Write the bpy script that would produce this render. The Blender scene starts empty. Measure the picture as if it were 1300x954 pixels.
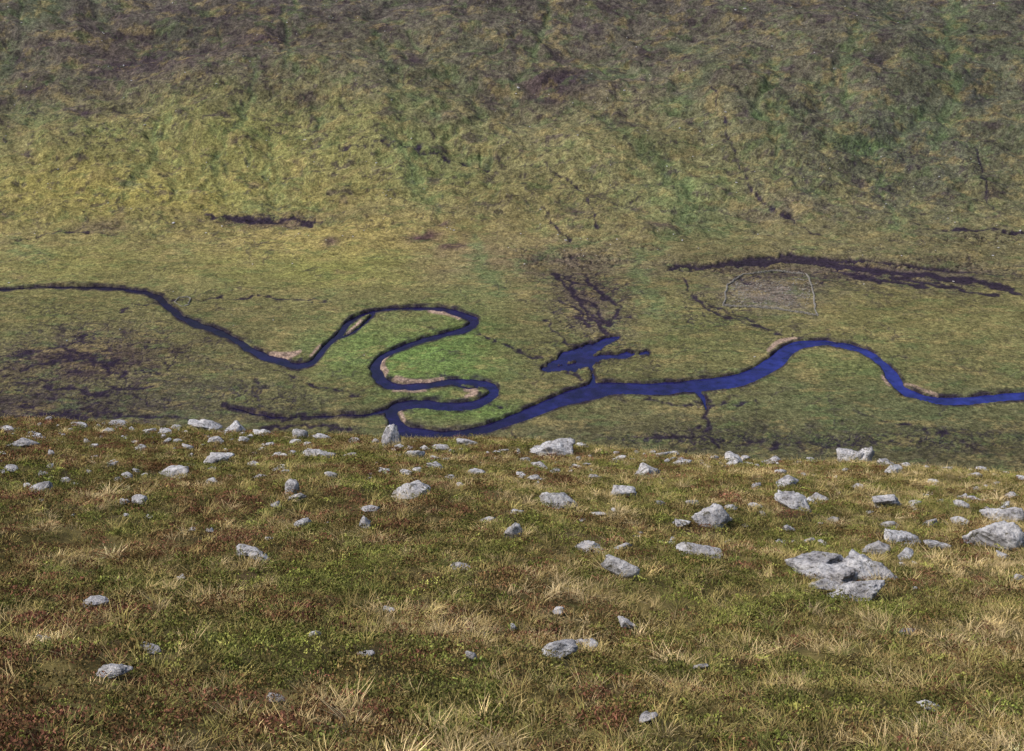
import bpy, bmesh, math, numpy as np, time
T0=time.time()
rng=np.random.default_rng(7)
# ------------------------------------------------------------------ noise
_P=rng.permutation(256); _P=np.concatenate([_P,_P])
_ga=rng.uniform(0,2*np.pi,256); _GX=np.cos(_ga); _GY=np.sin(_ga)
def pn(x,y,seed=0):
    x=np.asarray(x,float)+seed*17.31; y=np.asarray(y,float)+seed*9.77
    xi=np.floor(x).astype(np.int64); yi=np.floor(y).astype(np.int64)
    fx=x-xi; fy=y-yi
    u=fx*fx*fx*(fx*(fx*6-15)+10); v=fy*fy*fy*(fy*(fy*6-15)+10)
    def g(ix,iy,dx,dy):
        h=_P[_P[ix&255]+(iy&255)]
        return _GX[h]*dx+_GY[h]*dy
    a=g(xi,yi,fx,fy); b=g(xi+1,yi,fx-1,fy); c=g(xi,yi+1,fx,fy-1); d=g(xi+1,yi+1,fx-1,fy-1)
    return (a+(b-a)*u+(c-a)*v+(a-b-c+d)*u*v)*1.5
def fbm(x,y,o=4,seed=0,r=0.5):
    s=0;a=1;n=0
    for i in range(o):
        s=s+a*pn(x,y,seed+i*3.1); n+=a; a*=r; x=np.asarray(x)*2.03; y=np.asarray(y)*2.03
    return s/n*1.3
def ss(e0,e1,x):
    t=np.clip((x-e0)/(e1-e0),0,1); return t*t*(3-2*t)
def lin(c):
    c=np.array(c,float)/255
    return np.where(c<0.04045,c/12.92,((c+0.055)/1.055)**2.4)

# ------------------------------------------------------------------ site
EYE=250.0; PITCH=math.radians(22); FPX=1786.0
cp,sp=math.cos(PITCH),math.sin(PITCH)
def hillprof(y):
    q=np.clip(y-790,0,None)
    h=np.where(q<160,0.45*q*q/320,0.45*q-36)
    return h-np.clip(q-700,0,None)*0.2
_yy=np.linspace(430,2400,4000); _tt=(EYE-hillprof(_yy))/_yy
def pixel_ray(u,v):
    a=(np.asarray(u,float)-650)/FPX; b=(477-np.asarray(v,float))/FPX
    dep=cp+b*sp
    return a/dep,(sp-b*cp)/dep
def site(u,v):      # image pixel -> valley position (metres)
    ax,t=pixel_ray(u,v)
    y=np.interp(-t,-_tt,_yy)
    return ax*y,y
def h_fg_base(x,y):
    s=(y-62)/4.0
    sp_=np.where(s>30,s,np.log1p(np.exp(np.clip(s,-50,30))))
    return EYE-4-0.39*y-0.055*np.clip(x,-70,50)-0.35*4*sp_
def gullies(x,y):
    wx=x+fbm(x/90,y/90,4,31,.6)*60; wy=y+fbm(x/80,y/80,3,32)*90
    a=1-np.abs(pn(wx/95,wy/210,33))*3; b=1-np.abs(pn(wx/40+7,wy/75,35))*3.5
    pres=ss(-.05,.35,fbm(x/130,y/110,3,37)); pres2=ss(0,.4,fbm(x/60,y/60,3,39))
    return ss(.5,1,a)*pres, ss(.6,1,b)*pres2
def H(x,y):
    x=np.asarray(x,float); y=np.asarray(y,float)
    near=y<140
    zf=h_fg_base(x,y)
    if near.any():
        xn=x[near]; yn=y[near]
        zf[near]+=fbm(xn/13,yn/13,2,5)*0.5+fbm(xn/3.2,yn/3.2,3,9)*0.22+fbm(xn/.8,yn/.8,3,13)*0.08
    far=~near
    if far.any():
        zf[far]+=fbm(x[far]/40,y[far]/40,4,21)*4
    hz=np.zeros_like(zf)-50
    if far.any():
        xf=x[far]; yf=y[far]
        w=ss(770,930,yf)
        g1,g2=gullies(xf,yf)
        b=w*(fbm(xf/190,yf/150,2,41)*12+fbm(xf/55+yf/160,yf/42,4,43,.6)*6.5-g1*2.6-g2*1.4-np.abs(pn(xf/26+yf/90,yf/60,44))*2.4)
        b+=ss(640,800,yf)*(1-w)*fbm(xf/50,yf/40,3,45)*1.8
        b+=fbm(xf/14,yf/14,3,47,.6)*(.45+.8*w)+0.2
        b=np.where(yf<830,np.maximum(b,-.35),b)
        hz[far]=hillprof(yf)+b
    return np.maximum(zf,hz)

# ------------------------------------------------------------------ river etc. traced in image pixel coordinates
river=[(-60,366,2.5),(0,367,2.5),(60,364,2.5),(130,365,3),(185,371,3.5),(208,384,4),(225,398,4),(250,411,4.5),(285,424,4.5),(310,438,4.5),(332,450,5),(360,459,5),(378,464,5),(398,458,5),(412,441,5),(430,425,5),(441,410,4.5),(462,399,3.5),(490,393,3),(530,391,3),(565,393,4),(590,400,5.5),(603,407,6),(592,417,5.5),(565,424,4.5),(535,432,4.5),(505,443,4.5),(485,453,5.5),(477,465,7),(482,480,7),(500,489,5.5),(530,490,5),(560,486,4.5),(590,483,4.5),(615,487,5.5),(628,496,6.5),(618,506,6),(598,514,6.5),(570,515,6),(540,512,6),(515,513,6.5),(498,520,7.5),(499,533,8),(512,545,7),(545,549,5.5),(580,550,5.5),(615,544,6.5),(650,532,7),(680,520,8),(710,508,9),(745,498,11),(780,492,9.5),(820,493,8.5),(860,491,8.5),(900,487,9),(935,482,9),(960,473,8.5),(985,458,9),(1000,444,7.5),(1020,436,5.5),(1050,435,5),(1080,440,5.5),(1105,450,6.5),(1125,465,8.5),(1135,480,10),(1145,493,9),(1165,502,6.5),(1195,508,6),(1230,508,5.5),(1270,504,5.5),(1300,502,5.5),(1400,496,6)]
river=[(a,b,c*.86-.2) for a,b,c in river]
waters=[river,
 [(425,431,1.6),(445,423,1.8),(462,411,1.8),(474,399,1.8)],
 [(560,483,1.2),(590,491,1.5),(606,492,1.3)],
 [(290,516,.6),(310,522,.8),(350,529,.9),(390,528,.9),(430,527,1.0),(470,525,1.6),(496,518,2.5)],
 [(886,497,4),(893,507,1.6),(896,520,.8)],
]
pond=[[(698,462,3),(710,457,5),(725,451,8),(742,446,7.5),(758,439,5.5),(784,427,2)],
 [(692,468,3),(712,467,4),(732,463,5.5),(752,457,5.5),(775,452,3.4),(800,450,2.4),(822,447,1.2)],
 [(749,464,2),(753,478,1.5),(749,492,2.2)]]
sands=[[(345,449,2),(365,452,3.4),(380,448,2.4)],[(545,396,1.5),(572,399,2.5),(583,404,2.2)],[(492,452,2),(486,462,3.4),(490,474,2.8)],[(502,481,2.5),(535,485,2.2),(560,481,1.8)],[(500,497,1.2),(540,496,1.2)],[(592,495,2.2),(604,499,2.6),(590,504,1.2)],[(508,524,2),(512,534,2)],[(975,446,1.5),(990,434,1.8),(1010,430,1.2)],[(1122,478,1.8),(1128,490,2)],[(440,424,1.5),(458,408,2)],[(1150,488,1.2),(1190,501,1.2)],[(395,452,1.2),(405,440,1.4)]]
hags=[[(850,342,2.5),(900,338,4),(950,333,4.5),(1000,329,5),(1050,333,6),(1100,342,6.5),(1150,348,5.5),(1200,353,5),(1250,361,5),(1295,372,3)],
 [(940,330,2),(985,324,2.5),(1040,326,2.5),(1110,332,3),(1180,340,3),(1240,347,2)],
 [(1060,345,3),(1120,357,4),(1180,365,3)],[(1130,352,2),(1190,362,2.5),(1270,378,2)],
 [(868,352,1.6),(880,378,2),(905,396,2.2),(950,412,2),(990,424,1.6)],
 [(900,385,1.5),(930,398,1.8),(960,410,1)],
 [(700,345,2.5),(722,365,3),(738,385,3),(752,405,3),(770,425,3.5)],
 [(742,350,2),(765,375,3),(785,390,2),(772,412,2.5)],[(715,352,1.5),(745,362,1.8),(770,358,1)],[(708,380,1.5),(735,395,2.4),(745,415,1.8)],
 [(722,400,1.5),(760,408,2.2),(800,400,1)],[(725,350,1.5),(730,375,1.8),(760,392,2),(762,420,2)],[(690,408,1),(715,432,1.5),(735,438,1.5)],
 [(285,264,2.5),(310,266,3),(335,265,2),(375,268,2.2),(408,272,1.5)],
 [(255,262,1),(290,266,1.5)],
 [(560,478,1),(640,520,1)],[(300,480,1),(340,520,1)],[(80,440,1.5),(120,460,2),(160,480,1.5)],[(30,470,2),(90,455,2),(150,462,2)],[(60,490,1.8),(130,500,2),(200,490,1.4)],[(0,455,1.5),(50,445,1.8),(110,432,1.2)],
 [(690,262,1.2),(705,285,1.4),(725,300,1)],
 [(350,470,1),(400,490,1.1),(460,505,1)],[(650,545,1),(655,560,1)],[(1200,512,1.5),(1196,530,1)],[(820,560,2),(860,555,2),(900,560,1.5)],[(870,578,1.5),(890,540,1.5)],
 [(893,505,4),(897,530,3.5),(898,550,2.8),(912,572,2.4)],[(318,482,1.2),(330,489,1.2)],[(350,462,1.2),(375,459,1.4),(392,452,1.2)],
 [(288,516,2),(310,522,2),(350,530,2.2),(390,529,2.2),(430,528,2.2)],[(0,534,2),(60,530,2.5),(150,528,2),(240,533,2)],[(330,545,1.5),(400,540,2),(450,548,1.5)],
 [(940,560,1),(1010,566,1.4),(1080,560,1)],[(720,470,2),(738,480,2)],[(1180,285,1.5),(1240,287,1.8),(1300,292,1.5)],[(150,395,1),(230,380,1),(330,378,1),(420,384,1)],
 [(905,120,.8),(930,190,1),(960,245,1),(1000,270,1),(1045,292,1)],[(1243,180,1),(1250,220,1.2),(1262,262,1)],[(690,205,.8),(735,240,.9),(760,290,.8)],[(430,190,.7),(520,190,.9),(620,205,.8)],[(20,300,.9),(90,290,1),(150,297,.8)],
 [(600,420,.8),(640,440,1),(690,455,1)],[(820,505,1),(870,515,1),(960,510,1)],[(1080,520,1),(1140,540,1.2),(1230,548,1)]]
greens=[[(1215,-10,5),(1205,60,5),(1212,110,4),(1190,170,4)],[(985,90,5),(975,130,4),(990,180,4),(985,230,3)],[(770,150,4),(810,190,5),(850,220,5),(880,260,6),(870,290,4)],[(515,180,4),(530,220,6),(548,255,4)],[(210,150,4),(190,200,4),(160,250,3)],[(812,318,5),(810,345,9),(820,375,12),(845,398,7)],[(600,300,4),(612,340,6),(640,370,5)],[(480,60,3),(520,120,3),(560,150,3)],[(60,330,4),(20,310,4)],[(1110,180,3),(1130,260,3),(1160,300,3)],[(330,100,3),(300,160,4),(260,215,3)],[(700,-10,3),(680,60,4),(650,110,3)],[(880,265,4),(850,300,4),(820,325,4)],[(380,-10,3),(360,50,3),(375,100,3)],[(1090,40,3),(1075,100,4),(1090,160,3)],[(340,180,3),(350,230,3),(400,255,3)],[(760,305,3),(700,318,3),(640,352,4)]]
K=0.36
def poly_dist(x,y,lines,k=K):
    out=np.full(x.shape,1e3)
    for L in lines:
        L=np.array(L,float); px,py=site(L[:,0],L[:,1])
        _,t=pixel_ray(L[:,0],L[:,1]); hw=L[:,2]*py*(cp+t*sp)/FPX
        n=len(L); Q=np.stack([px,py*k,hw],1); R=[]
        for i in range(n-1):
            p0=Q[max(i-1,0)];p1=Q[i];p2=Q[i+1];p3=Q[min(i+2,n-1)]
            for s in (0,.25,.5,.75):
                R.append(.5*((2*p1)+(-p0+p2)*s+(2*p0-5*p1+4*p2-p3)*s*s+(-p0+3*p1-3*p2+p3)*s**3))
        R.append(Q[-1]); R=np.array(R)
        Yk=y*k
        for i in range(len(R)-1):
            a=R[i];b=R[i+1]; m=10
            sel=np.nonzero((x>min(a[0],b[0])-m)&(x<max(a[0],b[0])+m)&(Yk>min(a[1],b[1])-m)&(Yk<max(a[1],b[1])+m))[0]
            if len(sel)==0: continue
            xs=x[sel]-a[0]; ys=Yk[sel]-a[1]; dx=b[0]-a[0]; dy=b[1]-a[1]
            t=np.clip((xs*dx+ys*dy)/(dx*dx+dy*dy+1e-9),0,1)
            d=np.hypot(xs-t*dx,ys-t*dy)-(a[2]+(b[2]-a[2])*t)
            out[sel]=np.minimum(out[sel],d)
    return out

# ------------------------------------------------------------------ terrain sheet
rows=np.concatenate([np.arange(-25,6,0.8),6*np.exp(np.linspace(0,math.log(80/6.),400)),np.linspace(81,330,40),np.linspace(334,500,30),
   np.arange(501,860,1.0),np.arange(861.2,1150,1.3),1150*np.exp(np.linspace(0.004,math.log(2.3),70))])
cols=np.concatenate([np.linspace(-1.1,-.45,40)[:-1],np.linspace(-.45,.45,1000),np.linspace(.45,1.1,40)[1:]])
NR,NC=len(rows),len(cols)
Yg=np.repeat(rows[:,None],NC,1)
Xg=cols[None,:]*(np.where(Yg<6,6+22,Yg+22))
X=Xg.ravel(); Y=Yg.ravel()
Z=H(X,Y)
col=np.zeros((len(X),4)); col[:,3]=1
fl=np.nonzero(Y>430)[0]; x=X[fl]; y=Y[fl]
warpx=fbm(x/9,y/14,3,61)*1.1
floorm=y<800
dW=np.full(len(fl),1e3); dS=dW.copy()
i=np.nonzero(floorm)[0]
dW[i]=poly_dist(x[i]+warpx[i]*.8,y[i]+warpx[i]*1.5,waters)
dP=poly_dist(x[i],y[i],pond)+fbm(x[i]/6,y[i]/14,4,62,.6)*1.5
dW[i]=np.minimum(dW[i],dP)
dS[i]=poly_dist(x[i]+warpx[i],y[i]+warpx[i],sands)
dH=poly_dist(x+warpx*2.6,y+fbm(x/10,y/12,4,63)*7,hags,K)+fbm(x/4,y/9,3,64)*1.1
dG=poly_dist(x+fbm(x/18,y/18,4,65,.6)*11,y+fbm(x/18,y/18,4,66,.6)*18,greens,K)+fbm(x/9,y/9,4,67,.65)*4
z=Z[fl]
mw=ss(.4,-.4,dW)
z=z*(1-mw)+(-2.2)*mw
NX=fbm(x/30,y/40,4,71,.6); NY=fbm(x/30,y/40,4,72,.6); NZ=fbm(x/14,y/12,4,74,.6)*.7
def blobw(u,v,ru,rv):
    cx,cy=site(u,v); _,y1=site(u,v-rv); _,y0=site(u,v+rv); _,t=pixel_ray(u,v)
    rx=ru*cy*(cp+t*sp)/FPX; ry=(y1-y0)/2
    cy=(y1+y0)/2
    d2=((x-cx)/rx+NX*.5)**2+((y-cy)/ry+NY*.5)**2
    return np.exp(-np.clip(d2*(1+NZ),0,30)*1.0)
vv=np.array([0,80,160,240,300,350,400,470,540,600.])
gc=np.array([lin(c) for c in [(90,84,76),(96,90,75),(107,102,73),(118,112,71),(118,110,73),(110,105,67),(108,104,65),(103,100,62),(92,88,59),(84,80,55)]])  # aerial haze put into these vegetation tones, bluer and greyer uphill
_,gy=site(np.full(len(vv),650),vv)
o=np.argsort(gy)
C=np.stack([np.interp(y+fbm(x/60,y/60,2,73)*25,gy[o],gc[o,k]) for k in range(3)],1)
blobs=[(300,175,240,50,(124,122,70),.8),(180,245,210,40,(138,128,68),.8),(450,300,190,42,(142,128,74),.8),(420,340,170,22,(128,128,68),.7),
(90,330,120,40,(122,118,66),.7),(850,215,150,45,(116,113,74),.7),(870,255,60,40,(104,115,72),.6),(1140,170,200,120,(84,86,70),.75),(1240,60,120,80,(84,90,70),.5),
(200,65,120,40,(86,74,70),.7),(700,100,70,18,(76,62,64),.7),(950,60,90,40,(96,93,74),.5),(520,80,110,50,(98,96,72),.5),(540,210,50,50,(104,112,68),.5),
(540,455,95,50,(96,118,60),.85),(450,440,45,30,(100,118,62),.7),(600,520,70,16,(98,120,60),.7),(1150,400,160,35,(114,109,66),.7),(1130,520,200,35,(88,92,60),.7),(1000,560,200,22,(80,82,56),.6),
(1080,465,55,20,(96,104,60),.6),(110,455,120,35,(86,74,62),.85),(60,400,70,22,(108,106,62),.6),(60,520,170,24,(66,58,54),.9),(240,500,120,24,(80,78,58),.6),
(745,385,50,40,(84,70,68),.65),(680,430,50,40,(102,100,62),.6),(900,430,60,30,(102,104,62),.6),(600,360,30,30,(96,110,64),.5),
(600,330,80,26,(116,94,80),.4),(740,330,80,20,(96,84,74),.6),(980,374,52,19,(112,102,90),1.0),(1100,345,200,16,(84,72,70),.7),(345,268,80,9,(88,70,68),.6),(840,285,25,6,(86,72,68),.7),
(340,60,30,18,(68,56,60),.8),(190,70,50,14,(64,54,60),.7),(280,15,60,14,(66,60,60),.6),(790,150,20,8,(66,58,60),.7),(560,262,120,10,(116,106,78),.3),(1040,110,90,30,(92,84,72),.5),(730,95,36,9,(60,50,58),.8),(690,115,25,6,(62,52,58),.7),
(230,40,40,20,(76,82,66),.5),(430,170,80,16,(112,112,70),.5),(540,298,22,6,(84,62,62),.9),(560,282,14,5,(88,68,66),.8),(580,312,26,5,(86,68,64),.8),
(20,70,14,10,(62,50,58),.8),(480,40,12,12,(62,50,58),.7),(525,75,14,10,(62,50,58),.8),(110,140,22,5,(62,50,58),.8),(560,150,25,8,(78,64,66),.6),(1110,80,18,10,(62,56,60),.7),(1240,110,30,20,(60,60,60),.6),(1000,260,60,18,(88,78,70),.5),(130,285,40,8,(84,72,62),.6),(40,105,24,6,(62,50,58),.7),(150,75,16,7,(58,46,56),.8),(390,130,18,6,(64,52,58),.7),(640,60,18,8,(66,56,60),.6),(830,60,24,8,(66,56,60),.6),(900,100,18,7,(66,56,60),.6),(420,310,14,6,(80,62,62),.7),(730,270,12,5,(74,60,60),.7),(680,330,16,5,(76,62,62),.6),(870,120,14,6,(64,54,58),.6)]
for (u,v,ru,rv,c,s) in blobs:  # patches carry haze tint and, at top right, cloud shade as colour
    w=np.clip(blobw(u,v,ru,rv)*s*1.25,0,1)[:,None]
    C=C*(1-w)+lin(c)*w
hillw=ss(800,900,y)
hn=fbm(x/24,y/15,5,81,.7)
hm=ss(.26,.42,hn+ss(930,1130,y)*.16)*hillw*.65
C=C*(1-hm[:,None])+lin((66,55,60))*hm[:,None]
hn2=fbm(x/8,y/6,4,82,.65); hm2=ss(.28,.40,hn2+ss(900,1130,y)*.07)*(.35+.65*hillw)*.72
C=C*(1-hm2[:,None])+lin((60,51,55))*hm2[:,None]
g1,g2=gullies(x,y)
gm=np.clip((g1*.6+g2*.5)*hillw*(.55+fbm(x/30,y/30,3,83)),0,.75)
gm=np.maximum(gm,ss(3.5,-2.,dG)*.5)
C=C*(1-gm[:,None])+lin((86,106,66))*gm[:,None]
z=z-ss(4,-2,dG)*1.4*hillw
mt=fbm(x/15,y/11,5,85,.75)
C*=(1+.5*mt)[:,None]
m2=ss(.08,.36,fbm(x/22,y/15,5,87,.75))[:,None]*.45
C=C*(1-m2)+lin((142,126,80))*m2
m3=ss(.1,.36,fbm(x/20,y/13,5,89,.75))[:,None]*.42
C=C*(1-m3)+lin((84,102,60))*m3
# boggy brown mottling on the flats
bg=ss(.05,.35,fbm(x/11,y/15,5,143,.7))*np.maximum(blobw(110,475,170,45),.55*np.maximum(blobw(1050,555,260,24),blobw(1120,375,230,22)))*.85
C=C*(1-bg[:,None])+lin((58,47,52))*bg[:,None]
er=np.abs(pn((x+NX*22)/30,(y+NY*30)/42,105)); erm=ss(.05,.01,er)*ss(.0,.3,fbm(x/60,y/60,3,107))*.65
er2=np.abs(pn((x+NY*12)/13,(y+NX*16)/20,109)); erm=np.maximum(erm,ss(.06,.015,er2)*ss(.05,.35,fbm(x/40,y/40,3,110))*.55)
C=C*(1-erm[:,None])+lin((58,50,52))*erm[:,None]
# peat veins
rid=np.abs(pn(x/13+fbm(x/8,y/8,3,91)*.8,y/16+NY,93)); rid2=np.abs(pn(x/6+fbm(x/5,y/7,2,92)*.5,y/9+fbm(x/8,y/8,2,95),97))
reg=np.zeros(len(x))
for b in [(1100,345,210,20,1.2),(745,385,52,45,1.3),(350,267,75,9,1.0),(110,465,135,48,1.3),(905,395,60,25,.9),(60,510,170,28,1.3),(740,325,90,18,.7),(880,560,110,16,.9),(320,510,90,24,.7),(1150,560,200,18,.7),(200,110,300,60,.4),(1100,200,250,80,.45),(750,250,100,50,.4),(740,450,80,26,.8),(1220,300,120,12,.6),(60,395,100,15,.5),(550,560,120,12,.6)]:
    reg=np.maximum(reg,blobw(*b[:4])*b[4])
vein=np.maximum(ss(.09,.02,rid),ss(.11,.03,rid2)*.85)*np.clip(reg*1.5,0,1)
peat=np.maximum(vein,ss(.5,-.5,dH))
bank=ss(1.9,.2,dW+warpx*.4)*ss(-.9,-.2,dW)*(.85+.9*fbm(x/7,y/9,2,99))
peat=np.clip(np.maximum(peat,np.clip(bank,0,1)*.97),0,1)
sand=ss(.6,-.3,dS)
C=C*(1-sand[:,None])+lin((148,126,110))*sand[:,None]
peat=peat*(1-sand)
z=z-peat*(.3+1.2*ss(776,784,y)*(hillw<.5))*(dW>.6)
Z[fl]=z
deep=lin((38,29,48))
C=C*(1-peat[:,None]*.93)+deep*peat[:,None]*.93
C[dW<-.3]=lin((30,26,60))
C*=(1+.22*fbm(x/70,y/60,3,141))[:,None]
C*=(1-.12*ss(980,1110,y))[:,None]  # cloud shade over the upper hillside, darkened in the colour
gl=C.mean(1)[:,None]; C=gl+(C-gl)*.93
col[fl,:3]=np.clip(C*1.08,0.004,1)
nf=(Y<=430); col[nf,:3]=lin((96,92,52))
idx=np.arange(NR*NC).reshape(NR,NC)
quads=np.stack([idx[:-1,:-1],idx[:-1,1:],idx[1:,1:],idx[1:,:-1]],-1).reshape(-1,4)
def np_mesh(name,V,F,smooth=True):
    me=bpy.data.meshes.new(name); k=F.shape[1]
    me.vertices.add(len(V)); me.vertices.foreach_set("co",np.ascontiguousarray(V,dtype=np.float32).ravel())
    me.loops.add(F.size); me.loops.foreach_set("vertex_index",F.astype(np.int32).ravel())
    me.polygons.add(len(F)); me.polygons.foreach_set("loop_start",(np.arange(len(F))*k).astype(np.int32))
    me.polygons.foreach_set("use_smooth",np.full(len(F),smooth))
    me.update(calc_edges=True)
    return me
def add(name,me,mats=()):
    ob=bpy.data.objects.new(name,me); bpy.context.scene.collection.objects.link(ob)
    for m in mats: me.materials.append(m)
    return ob
# ------------------------------------------------------------------ materials
class NT:
    def __init__(s,name):
        s.m=bpy.data.materials.new(name); s.m.use_nodes=True; s.t=s.m.node_tree; s.b=s.t.nodes['Principled BSDF']
        s.b.inputs['Specular IOR Level'].default_value=.1; s.b.inputs['Roughness'].default_value=.9
    def n(s,t,**kw):
        nd=s.t.nodes.new(t)
        for k,v in kw.items(): setattr(nd,k,v)
        return nd
    def l(s,a,b): s.t.links.new(a,b)
    def noise(s,scale,detail=6,rough=.6,vec=None,dist=0):
        nd=s.n('ShaderNodeTexNoise'); nd.inputs['Scale'].default_value=scale; nd.inputs['Detail'].default_value=detail; nd.inputs['Roughness'].default_value=rough; nd.inputs['Distortion'].default_value=dist
        if vec is not None: s.l(vec,nd.inputs['Vector'])
        return nd.outputs['Fac']
    def ramp(s,fac,stops,interp='LINEAR'):
        nd=s.n('ShaderNodeValToRGB'); s.l(fac,nd.inputs['Fac']); e=nd.color_ramp.elements
        nd.color_ramp.interpolation=interp
        while len(e)<len(stops): e.new(.5)
        for el,(p,c) in zip(e,stops):
            el.position=p; el.color=(c,c,c,1) if isinstance(c,(int,float)) else (*c,1)
        return nd.outputs['Color']
    def mix(s,a,b,fac=1.,mode='MIX'):
        nd=s.n('ShaderNodeMix',data_type='RGBA',blend_type=mode)
        if isinstance(fac,(int,float)): nd.inputs[0].default_value=fac
        else: s.l(fac,nd.inputs[0])
        for v,i in ((a,6),(b,7)):
            if isinstance(v,tuple): nd.inputs[i].default_value=(*v,1)
            else: s.l(v,nd.inputs[i])
        return nd.outputs[2]
    def bump(s,h,strength,dist):
        nd=s.n('ShaderNodeBump'); nd.inputs['Strength'].default_value=strength; nd.inputs['Distance'].default_value=dist
        s.l(h,nd.inputs['Height']); s.l(nd.outputs[0],s.b.inputs['Normal'])
    def pos(s): return s.n('ShaderNodeNewGeometry').outputs['Position']
    def attr(s,name,typ='GEOMETRY'):
        nd=s.n('ShaderNodeAttribute',attribute_name=name,attribute_type=typ); return nd.outputs['Color']
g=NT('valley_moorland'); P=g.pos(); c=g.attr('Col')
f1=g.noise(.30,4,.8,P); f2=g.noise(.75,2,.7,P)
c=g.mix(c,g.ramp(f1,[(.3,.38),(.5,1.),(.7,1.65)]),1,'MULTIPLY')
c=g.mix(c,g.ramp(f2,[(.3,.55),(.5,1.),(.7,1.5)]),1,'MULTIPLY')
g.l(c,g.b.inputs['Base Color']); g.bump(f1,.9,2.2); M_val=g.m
g=NT('hillside_turf'); P=g.pos()
f1=g.noise(2.2,5,.7,P); f2=g.noise(.35,3,.6,P)
c=g.ramp(f2,[(.3,lin((74,60,42)).tolist()),(.5,lin((86,78,46)).tolist()),(.7,lin((114,102,62)).tolist())])
c=g.mix(c,g.ramp(f1,[(.3,.4),(.7,1.4)]),1,'MULTIPLY')
g.l(c,g.b.inputs['Base Color']); M_turf=g.m
me=np_mesh('moorland_terrain',np.stack([X,Y,Z],1),quads)
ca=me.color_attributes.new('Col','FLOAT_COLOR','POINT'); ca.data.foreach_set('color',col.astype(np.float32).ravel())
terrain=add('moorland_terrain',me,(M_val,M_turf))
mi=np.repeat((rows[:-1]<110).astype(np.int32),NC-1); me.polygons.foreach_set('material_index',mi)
print('terrain',NR,NC,time.time()-T0)
# water : reflected-sky blue put into the base colour, darker left, bluer right
g=NT('river_water'); P=g.pos()
sx_=g.n('ShaderNodeSeparateXYZ'); g.l(P,sx_.inputs[0])
mr=g.n('ShaderNodeMapRange'); g.l(sx_.outputs[0],mr.inputs[0]); mr.inputs[1].default_value=-160; mr.inputs[2].default_value=210
nz=g.noise(.035,4,.6,P)
ad=g.n('ShaderNodeMath',operation='ADD'); g.l(mr.outputs[0],ad.inputs[0]); g.l(nz,ad.inputs[1])
hv=g.n('ShaderNodeMath',operation='MULTIPLY'); g.l(ad.outputs[0],hv.inputs[0]); hv.inputs[1].default_value=.6
c=g.ramp(hv.outputs[0],[(.25,(.009,.007,.022)),(.55,(.011,.008,.050)),(.88,(.018,.024,.16))])
f2=g.noise(.5,4,.6,P); f4=g.noise(.15,5,.7,P)
c=g.mix(c,g.ramp(f4,[(.35,.5),(.65,1.4)]),1,'MULTIPLY')
g.l(c,g.b.inputs['Base Color']); g.b.inputs['Roughness'].default_value=.12; g.b.inputs['Specular IOR Level'].default_value=.25; g.b.inputs['IOR'].default_value=1.33
g.bump(f2,.4,.15)
add('river',np_mesh('river',np.array([(-700,470,-.8),(700,470,-.8),(700,774,-.8),(-700,774,-.8)]),np.array([[0,1,2,3]])),(g.m,))

# ------------------------------------------------------------------ rocks
def ico(n):
    bm=bmesh.new(); bmesh.ops.create_icosphere(bm,subdivisions=n,radius=1); I=np.array([v.co[:] for v in bm.verts]); F=np.array([[v.index for v in f.verts] for f in bm.faces]); bm.free(); return I,F
I5,F5=ico(5); I4,F4=ico(4); I3,F3=ico(3); I2,F2=ico(2)
def rock(I,seed,r,rough=.07,np_=15):
    n=r.normal(size=(np_,3)); n/=np.linalg.norm(n,axis=1)[:,None]; d=r.uniform(.42,.88,np_)
    dots=I@n.T
    rad=np.where(dots>1e-3,d/np.maximum(dots,1e-3),9).min(1); rad=np.minimum(rad,1.2)
    V=I*rad[:,None]
    a,b,c=V.T
    q=fbm(a*1.6+c*1.1+seed,b*1.6-c*.9,4,seed%37)*rough*1.8+fbm(a*5+c*3+seed,b*5-c*4,3,seed%31)*rough*.8
    V=V*(1+q)[:,None]
    V/= np.abs(V).max(0)
    return V
g=NT('lichened_gneiss'); P=g.pos()
f1=g.noise(1.7,6,.7,P,.3); f2=g.noise(9,6,.75,P)
c=g.ramp(f1,[(.32,(.26,.25,.25)),(.47,(.48,.465,.47)),(.62,(.69,.68,.68))])
c=g.mix(c,g.ramp(f2,[(.34,.26),(.5,1.0),(.7,1.3)]),1,'MULTIPLY')
li=g.ramp(g.noise(4.5,4,.7,P,1.),[(.57,0.),(.65,1.)]); c=g.mix(c,(.15,.14,.10),li)
g.l(c,g.b.inputs['Base Color']); g.bump(f2,1.,.12); M_rock=g.m
ysamp=np.linspace(6,78,1400)
def fg_site(u,v):
    ax,t=pixel_ray(u,v); zz=H(ax*ysamp,ysamp); d=zz-(EYE-t*ysamp)
    k=np.argmax(d>0)
    if d[k]<=0: k=np.argmax(d)
    return float(ax*ysamp[k]),float(ysamp[k]),float(t)
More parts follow.
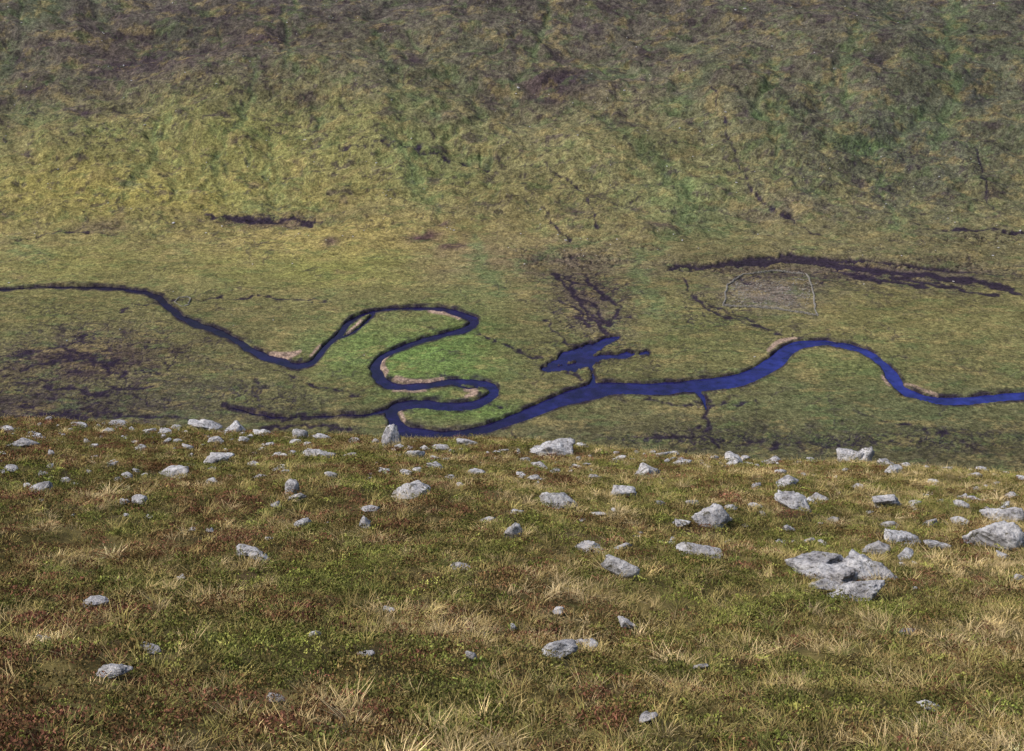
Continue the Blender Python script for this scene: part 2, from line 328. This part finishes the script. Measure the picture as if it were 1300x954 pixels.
bl=[(30,563,42,15),(12,546,30,14),(262,538,42,19),(300,540,40,13),(335,537,28,11),(378,547,24,12),(378,562,20,9),(408,580,40,19),(392,566,15,9),(495,558,27,26),(525,578,34,12),(222,600,44,12),(275,583,42,16),(120,583,16,8),(65,577,14,8),(590,562,30,10),(445,580,24,9),(370,622,24,19),(375,633,28,10),(515,626,54,20),(385,667,22,13),(463,667,20,14),(472,648,24,9),(312,698,38,18),(326,708,34,12),(650,678,26,22),(710,637,46,28),(655,652,20,10),(795,626,38,18),(820,600,34,20),(700,574,58,13),(790,583,22,10),(605,600,22,9),(905,657,60,34),(1000,614,38,16),(1010,640,52,17),(1040,634,36,16),(1075,583,36,21),(1096,581,22,24),(1124,588,26,12),(1120,635,54,25),(1140,684,50,20),(1115,697,42,20),(1187,693,36,16),(1265,682,80,36),(1268,658,54,9),
(1038,714,72,40),(1088,720,92,38),(1062,734,84,24),(1088,757,78,22),(1050,746,46,16),(752,700,50,11),(790,725,32,38),(790,698,26,8),(890,704,60,13),(793,795,38,14),(705,828,62,14),(745,822,40,21),(1150,806,24,8),(465,834,26,11),(600,838,22,10),(60,816,26,13),(145,858,52,13),(125,769,42,8),(195,828,36,8),(930,646,20,9),(865,587,24,10),(985,578,24,10),(945,572,18,9),(1220,642,22,9),(1290,737,16,10),(402,808,22,9),(585,722,30,9),(1128,668,24,10),(160,606,20,9),(100,540,28,10),(640,574,20,9),(330,606,22,10),(268,612,20,9),(620,662,20,8),(1240,604,22,9),(1160,640,20,10),(878,640,18,9),(555,594,24,8),(190,548,26,10),(740,566,20,8),(1245,590,18,8),(150,534,24,9),(225,542,18,8),(410,556,22,9),(450,560,18,8),(560,570,22,9),(665,585,18,8),(840,578,20,8),(905,577,16,8),(1030,585,18,9),(1150,590,20,9),(1200,596,16,8),(340,566,18,8),(310,560,14,8),(990,600,18,8),(960,618,18,8),(1060,660,18,8),(1000,672,20,9),(870,665,18,8),(760,655,18,8),(705,600,18,8),(570,606,18,8),(490,600,18,8),(420,606,16,8),(350,644,16,8),(240,570,18,8),(180,570,16,8),(15,598,18,9),(85,610,14,8),
(840,640,18,8),(755,606,18,8),(930,590,18,8),(1090,618,18,8),(1180,665,18,9),(1285,630,18,8),(230,736,20,9),(990,690,18,9),(890,850,24,9),(350,890,30,11),(820,915,34,12),(1180,900,36,13)]
occ=[]
for i,(u,v,w,h) in enumerate(bl):
    big=w>=66 and 1000<u<1120
    X0,Y0,t=fg_site(u,v+h*.30)
    near_f=1-.1*float(ss(25,12,Y0))
    sc=Y0*(cp+t*sp)/FPX; a=w*sc/2*1.10*near_f; b=a*rng.uniform(.5,.8); hh=h*sc/2
    sth=.47
    c=math.sqrt(max(hh*hh-(b*sth)**2,(.25*a)**2))/.88*1.1
    r=np.random.default_rng(100+i)
    I,F=(I5,F5) if w>45 else (I4,F4) if w>24 else (I3,F3)
    V=rock(I,i*3+1,r,.2 if big else .13,24 if big else 13)*np.array([a,b,c*1.3])
    V[:,2]=np.maximum(V[:,2],-c*.8)
    me=np_mesh('boulder',V,F); ob=add('boulder' if w>30 else 'small_boulder',me,(M_rock,))
    zz=float(H(np.array([X0]),np.array([Y0]))[0])
    ob.location=(X0,Y0,zz+c*.40+.05)
    ob.rotation_euler=(r.uniform(-.2,.2)-.12,r.uniform(-.25,.25)+(-.7 if (u,v)==(790,725) else 0),r.uniform(-.45,.45))
    occ.append((X0,Y0,a*.9,b*.95))
occ=np.array(occ)
def scatter_rocks(name,pts,sizes,mat,sink=.25,I=I2,F=F2):
    VV=[];FF=[];o=0
    for i,((px,py),s) in enumerate(zip(pts,sizes)):
        r=np.random.default_rng(5000+i); V=rock(I,i,r,.1)*np.array([s,s*r.uniform(.45,.85),s*r.uniform(.3,.55)])
        an=r.uniform(0,6.28); ca_,sa=math.cos(an),math.sin(an); V=np.stack([V[:,0]*ca_-V[:,1]*sa,V[:,0]*sa+V[:,1]*ca_,V[:,2]],1)
        VV.append((V,px,py)); FF.append(F+o); o+=len(V)
    zz=H(np.array([p[0] for p in pts]),np.array([p[1] for p in pts]))
    V=np.concatenate([v+np.array([px,py,z_+s*sink]) for (v,px,py),z_,s in zip(VV,zz,sizes)])
    return add(name,np_mesh(name,V,np.concatenate(FF),False),(mat,))
n=1700
sy=rng.uniform(0,1,n)**.55*56+12; sx=rng.uniform(-.55,.55,n)*(sy+3)
keep=fbm(sx/7,sy/7,3,111)*1.5+rng.uniform(-.25,.25,n)+(sy-38)/50>.05
sx=sx[keep]; sy=sy[keep]; szs=(np.exp(rng.normal(0,.6,len(sx)))*.075+.045)*(.75+sy/120)
scatter_rocks('scattered_stones',list(zip(sx,sy)),szs,M_rock,.5,I3,F3)
n=1100
hx=rng.uniform(-.42,.42,n); hy=rng.uniform(640,1180,n); hx=hx*hy
k2=(fbm(hx/60,hy/60,2,113)>.0)&((hy>800)|(rng.uniform(0,1,n)<.1))
scatter_rocks('hillside_stones',list(zip(hx[k2],hy[k2])),np.exp(rng.normal(0,.4,k2.sum()))*.5,M_rock,.3)
def wall(name,pts,wd,ht,step,mat,seed=0):
    r=np.random.default_rng(seed); px,py=site(np.array([p[0] for p in pts]),np.array([p[1] for p in pts]))
    P2=np.stack([px,py],1); seg=np.linalg.norm(np.diff(P2,axis=0),axis=1); cum=np.r_[0,np.cumsum(seg)]
    VV=[];FF=[];o=0
    for course in range(3):
        s=np.arange(0,cum[-1],step); qx=np.interp(s,cum,px); qy=np.interp(s,cum,py); qx=qx+fbm(s/9,s*0,2,7)*.8; qz=H(qx,qy)
        tumble=fbm(s/14,s*0+3,2,seed+3)
        for j in range(len(s)):
            if course==2 and (r.random()<.3 or tumble[j]<-.05): continue
            if course==1 and tumble[j]<-.25: continue
            V=rock(I2,j+course*50,r,.1)*np.array([step*.62,wd*.5*(1-.15*course),ht/3*.62])*r.uniform(.8,1.2)
            k_=min(np.searchsorted(cum,s[j],side='right'),len(cum)-1); dx,dy=(P2[k_]-P2[k_-1])/seg[k_-1]
            V=np.stack([V[:,0]*dx-V[:,1]*dy,V[:,0]*dy+V[:,1]*dx,V[:,2]],1)
            V+=np.array([qx[j]+r.normal()*.1,qy[j]+r.normal()*.1,qz[j]+ht/3*(course+.4)])
            VV.append(V);FF.append(F2+o);o+=len(V)
    return add(name,np_mesh(name,np.concatenate(VV),np.concatenate(FF),False),(mat,))
g=NT('weathered_wall_stone'); P=g.pos(); f=g.noise(1.2,5,.7,P)
g.l(g.ramp(f,[(.3,(.13,.125,.11)),(.7,(.32,.30,.27))]),g.b.inputs['Base Color']); M_wall=g.m
wall('drystone_enclosure_wall',[(918,388),(924,362),(942,349),(985,345),(1024,349),(1032,375),(1037,402),(985,393),(918,388)],1.0,1.2,.9,M_wall,3)
wall('ruined_stone_fold',[(222,384),(226,379),(236,378),(242,381),(240,387),(230,389),(222,384)],.8,.9,.9,M_wall,4)
n=420; eu=rng.uniform(926,1028,n); ev=rng.uniform(355,390,n); ex,ey=site(eu,ev)
scatter_rocks('enclosure_rubble',list(zip(ex,ey)),rng.uniform(.25,.7,n),M_wall,.3)
print('rocks',time.time()-T0)

# ------------------------------------------------------------------ plants
def grass_proto(name,nb,L0,L1,R,wd,lean,seed):
    r=np.random.default_rng(seed); V=[];F=[];h=[]
    for b in range(nb):
        an=r.uniform(0,6.283); rr=R*math.sqrt(r.random()); bx,by=rr*math.cos(an),rr*math.sin(an)
        L=r.uniform(L0,L1); la=an+r.normal()*.7; le=lean*r.uniform(.3,1.3); dx,dy=math.cos(la)+.35,math.sin(la)
        fa=r.uniform(0,6.283); wx,wy=math.cos(fa)*wd/2,math.sin(fa)*wd/2
        o=len(V)
        for t,wt in ((0,1),(.5,.85),(1,.12)):
            q=le*t*t*L; zz=L*t*(1-.35*le*t); px,py=bx+dx*q,by+dy*q
            V+= [(px-wx*wt,py-wy*wt,zz-.02),(px+wx*wt,py+wy*wt,zz-.02)]; h+=[t,t]
        for k in range(2): F.append((o+2*k,o+2*k+1,o+2*k+3,o+2*k+2))
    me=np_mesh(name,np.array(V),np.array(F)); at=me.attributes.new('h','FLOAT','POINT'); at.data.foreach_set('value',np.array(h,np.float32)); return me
def shrub_proto(name,nl,R,Hh,ls,seed,asp=.45):
    r=np.random.default_rng(seed); V=[];F=[];h=[]
    for b in range(nl):
        an=r.uniform(0,6.283); rr=R*math.sqrt(r.random()); top=Hh*(1-(rr/R)**2*.8)*(1+.35*math.sin(an*3+seed)*rr/R)
        c=np.array([rr*math.cos(an),rr*math.sin(an),top*(r.random()**.35)])
        d=r.normal(size=3); d[2]=abs(d[2])+.5; d/=np.linalg.norm(d); e=np.cross(d,r.normal(size=3)); e/=np.linalg.norm(e)
        s=ls*r.uniform(.6,1.4); o=len(V)
        V+=[c-d*s*.5,c+e*s*asp*.5,c+d*s*.5,c-e*s*asp*.5]; F.append((o,o+1,o+2,o+3)); h+=[c[2]/Hh]*4
    me=np_mesh(name,np.array(V),np.array(F)); at=me.attributes.new('h','FLOAT','POINT'); at.data.foreach_set('value',np.array(h,np.float32)); return me
def plant_mat(name,lo,hi):
    g=NT(name); tint=g.attr('tint','INSTANCER')
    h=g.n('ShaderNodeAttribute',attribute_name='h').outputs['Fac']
    c=g.mix(tint,g.ramp(h,[(0,lo),(.7,hi)]),1,'MULTIPLY')  # bases darkened: shade in the gaps between plants, put into the colour
    d=g.n('ShaderNodeBsdfDiffuse'); g.l(c,d.inputs['Color']); g.l(d.outputs[0],g.t.nodes['Material Output'].inputs['Surface'])
    return g.m
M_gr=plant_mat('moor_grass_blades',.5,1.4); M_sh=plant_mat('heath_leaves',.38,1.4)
def collection(name,meshes,mat):
    co=bpy.data.collections.new(name)
    for i,m in enumerate(meshes):
        m.materials.append(mat); ob=bpy.data.objects.new(f'{name}_{i}',m); co.objects.link(ob)
    return co
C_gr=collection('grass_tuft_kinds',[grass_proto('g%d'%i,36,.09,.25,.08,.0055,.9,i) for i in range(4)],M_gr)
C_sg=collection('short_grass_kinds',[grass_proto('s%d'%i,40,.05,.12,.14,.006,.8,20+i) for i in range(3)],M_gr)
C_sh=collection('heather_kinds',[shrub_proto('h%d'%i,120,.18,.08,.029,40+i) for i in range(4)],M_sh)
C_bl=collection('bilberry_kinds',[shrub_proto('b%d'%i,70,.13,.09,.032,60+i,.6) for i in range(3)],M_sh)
def instancer(name,co,px,py,scl,tint,seed,nvar):
    r=np.random.default_rng(seed); n=len(px); pz=H(px,py)
    tint=np.clip(tint*np.exp(r.normal(0,.25,n)+.25*fbm(px/2,py/2,3,151))[:,None],0,.9)
    me=bpy.data.meshes.new(name); me.vertices.add(n); me.vertices.foreach_set('co',np.stack([px,py,pz],1).astype(np.float32).ravel())
    rot=np.stack([r.normal(0,.15,n)-.15,r.normal(0,.15,n),r.uniform(0,6.283,n)],1)
    for nm,ty,key,dat in (('rot','FLOAT_VECTOR','vector',rot),('scl','FLOAT_VECTOR','vector',scl),('tint','FLOAT_COLOR','color',np.c_[tint,np.ones(n)])):
        a=me.attributes.new(nm,ty,'POINT'); a.data.foreach_set(key,np.ascontiguousarray(dat,dtype=np.float32).ravel())
    a=me.attributes.new('var','INT','POINT'); a.data.foreach_set('value',r.integers(0,nvar,n).astype(np.int32))
    ob=add(name,me)
    t=bpy.data.node_groups.new(name,'GeometryNodeTree'); t.interface.new_socket('Geometry',in_out='INPUT',socket_type='NodeSocketGeometry'); t.interface.new_socket('Geometry',in_out='OUTPUT',socket_type='NodeSocketGeometry')
    N=t.nodes.new; gi=N('NodeGroupInput'); go=N('NodeGroupOutput'); ip=N('GeometryNodeInstanceOnPoints'); ci=N('GeometryNodeCollectionInfo')
    ci.inputs['Collection'].default_value=co; ci.inputs['Separate Children'].default_value=True; ci.inputs['Reset Children'].default_value=True
    def na(nm,ty):
        x_=N('GeometryNodeInputNamedAttribute'); x_.data_type=ty; x_.inputs['Name'].default_value=nm; return x_.outputs['Attribute']
    L=t.links.new; L(gi.outputs[0],ip.inputs['Points']); L(ci.outputs[0],ip.inputs['Instance']); ip.inputs['Pick Instance'].default_value=True
    L(na('var','INT'),ip.inputs['Instance Index']); L(na('rot','FLOAT_VECTOR'),ip.inputs['Rotation']); L(na('scl','FLOAT_VECTOR'),ip.inputs['Scale']); L(ip.outputs[0],go.inputs[0])
    md=ob.modifiers.new('scatter','NODES'); md.node_group=t
    return ob
def pts(n,seed,pw=.9):
    r=np.random.default_rng(seed); y=8+ (r.uniform(0,1,n)**pw)*60; x=r.uniform(-.5,.5,n)*(y+3)
    ok=np.ones(n,bool)
    for (a,b,ra,rb) in occ: ok&=((x-a)/ra)**2+((y-b)/rb)**2>1
    return x[ok],y[ok],r
def palette(w,cols):
    cs=np.array([lin(c) for c in cols]); p=np.linspace(0,1,len(cs)); return np.stack([np.interp(w,p,cs[:,k]) for k in range(3)],1)
def fields(x,y):
    lat=x/(y+4)
    straw=fbm(x/4,y/4,4,121,.75)+.6*lat+.3*fbm(x/1.0,y/1.0,2,123)+.1
    red=fbm(x/4,y/4,4,125,.7)-.5*lat+.04
    green=fbm(x/3,y/3,4,127,.7)
    return straw,red,green
px,py,r=pts(30000,1); st,rd,gr=fields(px,py); n=len(px)
k=(st+r.normal(0,.35,n)<.36); px,py,st,rd,gr=px[k],py[k],st[k],rd[k],gr[k]; n=len(px)
w=np.clip(.5+.6*(gr-rd)+r.normal(0,.24,n),0,1)
tint=palette(w,[(114,78,62),(112,90,60),(108,98,60),(98,100,56),(116,120,60)])
s=r.uniform(.7,1.4,n)*(1+py/80); instancer('heather_and_crowberry',C_sh,px,py,np.stack([s,s,s*r.uniform(.6,1.2,n)],1),tint,11,4)
px,py,r=pts(9000,2); st,rd,gr=fields(px,py); n=len(px); k=(gr+r.normal(0,.35,n)>.15)&(st<.5); px,py,gr=px[k],py[k],gr[k]; n=len(px)
tint=palette(np.clip(r.uniform(0,1,n),0,1),[(92,102,52),(120,126,62),(150,148,82)])
s=r.uniform(.6,1.2,n)*(1+py/100); instancer('bilberry_shrubs',C_bl,px,py,np.stack([s,s,s],1),tint,12,3)
px,py,r=pts(24000,3); st,rd,gr=fields(px,py); n=len(px); k=(st+r.normal(0,.45,n)>-.15); px,py,st,gr=px[k],py[k],st[k],gr[k]; n=len(px)
tint=palette(np.clip(.5-.5*gr+.3*st+r.normal(0,.25,n),0,1),[(102,110,60),(130,123,70),(152,135,88),(176,156,116)])
s=r.uniform(.7,1.4,n)*(1+py/80); instancer('short_moor_grass',C_sg,px,py,np.stack([s,s,s*.9],1),tint,13,3)
px,py,r=pts(20000,4); st,rd,gr=fields(px,py); n=len(px); k=(st+fbm(px/.9,py/.9,2,131)*.7+r.normal(0,.3,n)>.24); px,py,st,gr=px[k],py[k],st[k],gr[k]; n=len(px)
tint=palette(np.clip(.45+.3*st-.5*gr+r.normal(0,.28,n),0,1),[(104,110,62),(138,128,76),(164,145,100),(192,172,132)])
s=r.uniform(.55,1.3,n)*(1+py/130); instancer('purple_moor_grass_tufts',C_gr,px,py,np.stack([s,s,s],1),tint,14,4)
print('plants',time.time()-T0)

# ------------------------------------------------------------------ light, sky, camera
sc=bpy.context.scene
el=math.radians(50); az=math.atan2(-.85,-.2)
sd=(math.cos(el)*math.sin(az),math.cos(el)*math.cos(az),math.sin(el))
w=bpy.data.worlds.new('World'); sc.world=w; w.use_nodes=True; nt=w.node_tree
sky=nt.nodes.new('ShaderNodeTexSky'); sky.sky_type='NISHITA'; sky.sun_disc=False; sky.sun_elevation=el; sky.sun_rotation=az; sky.altitude=400; sky.dust_density=5
nt.links.new(sky.outputs[0],nt.nodes['Background'].inputs[0]); nt.nodes['Background'].inputs[1].default_value=.15
L=bpy.data.lights.new('sun','SUN'); L.energy=3.0; L.angle=math.radians(22); L.color=(1,.96,.91)
so=bpy.data.objects.new('sun',L); sc.collection.objects.link(so)
from mathutils import Vector
so.rotation_euler=Vector(sd).to_track_quat('Z','Y').to_euler(); so.location=(0,0,400)
cam=bpy.data.cameras.new('camera'); co=bpy.data.objects.new('camera',cam); sc.collection.objects.link(co); sc.camera=co
co.location=(0,0,EYE); co.rotation_euler=(math.radians(90)-PITCH,0,0); cam.sensor_width=36; cam.lens=FPX/1300*36; cam.clip_start=.1; cam.clip_end=6000
sc.view_settings.view_transform='Standard'; sc.view_settings.look='None'; sc.view_settings.exposure=0
print('done',time.time()-T0)
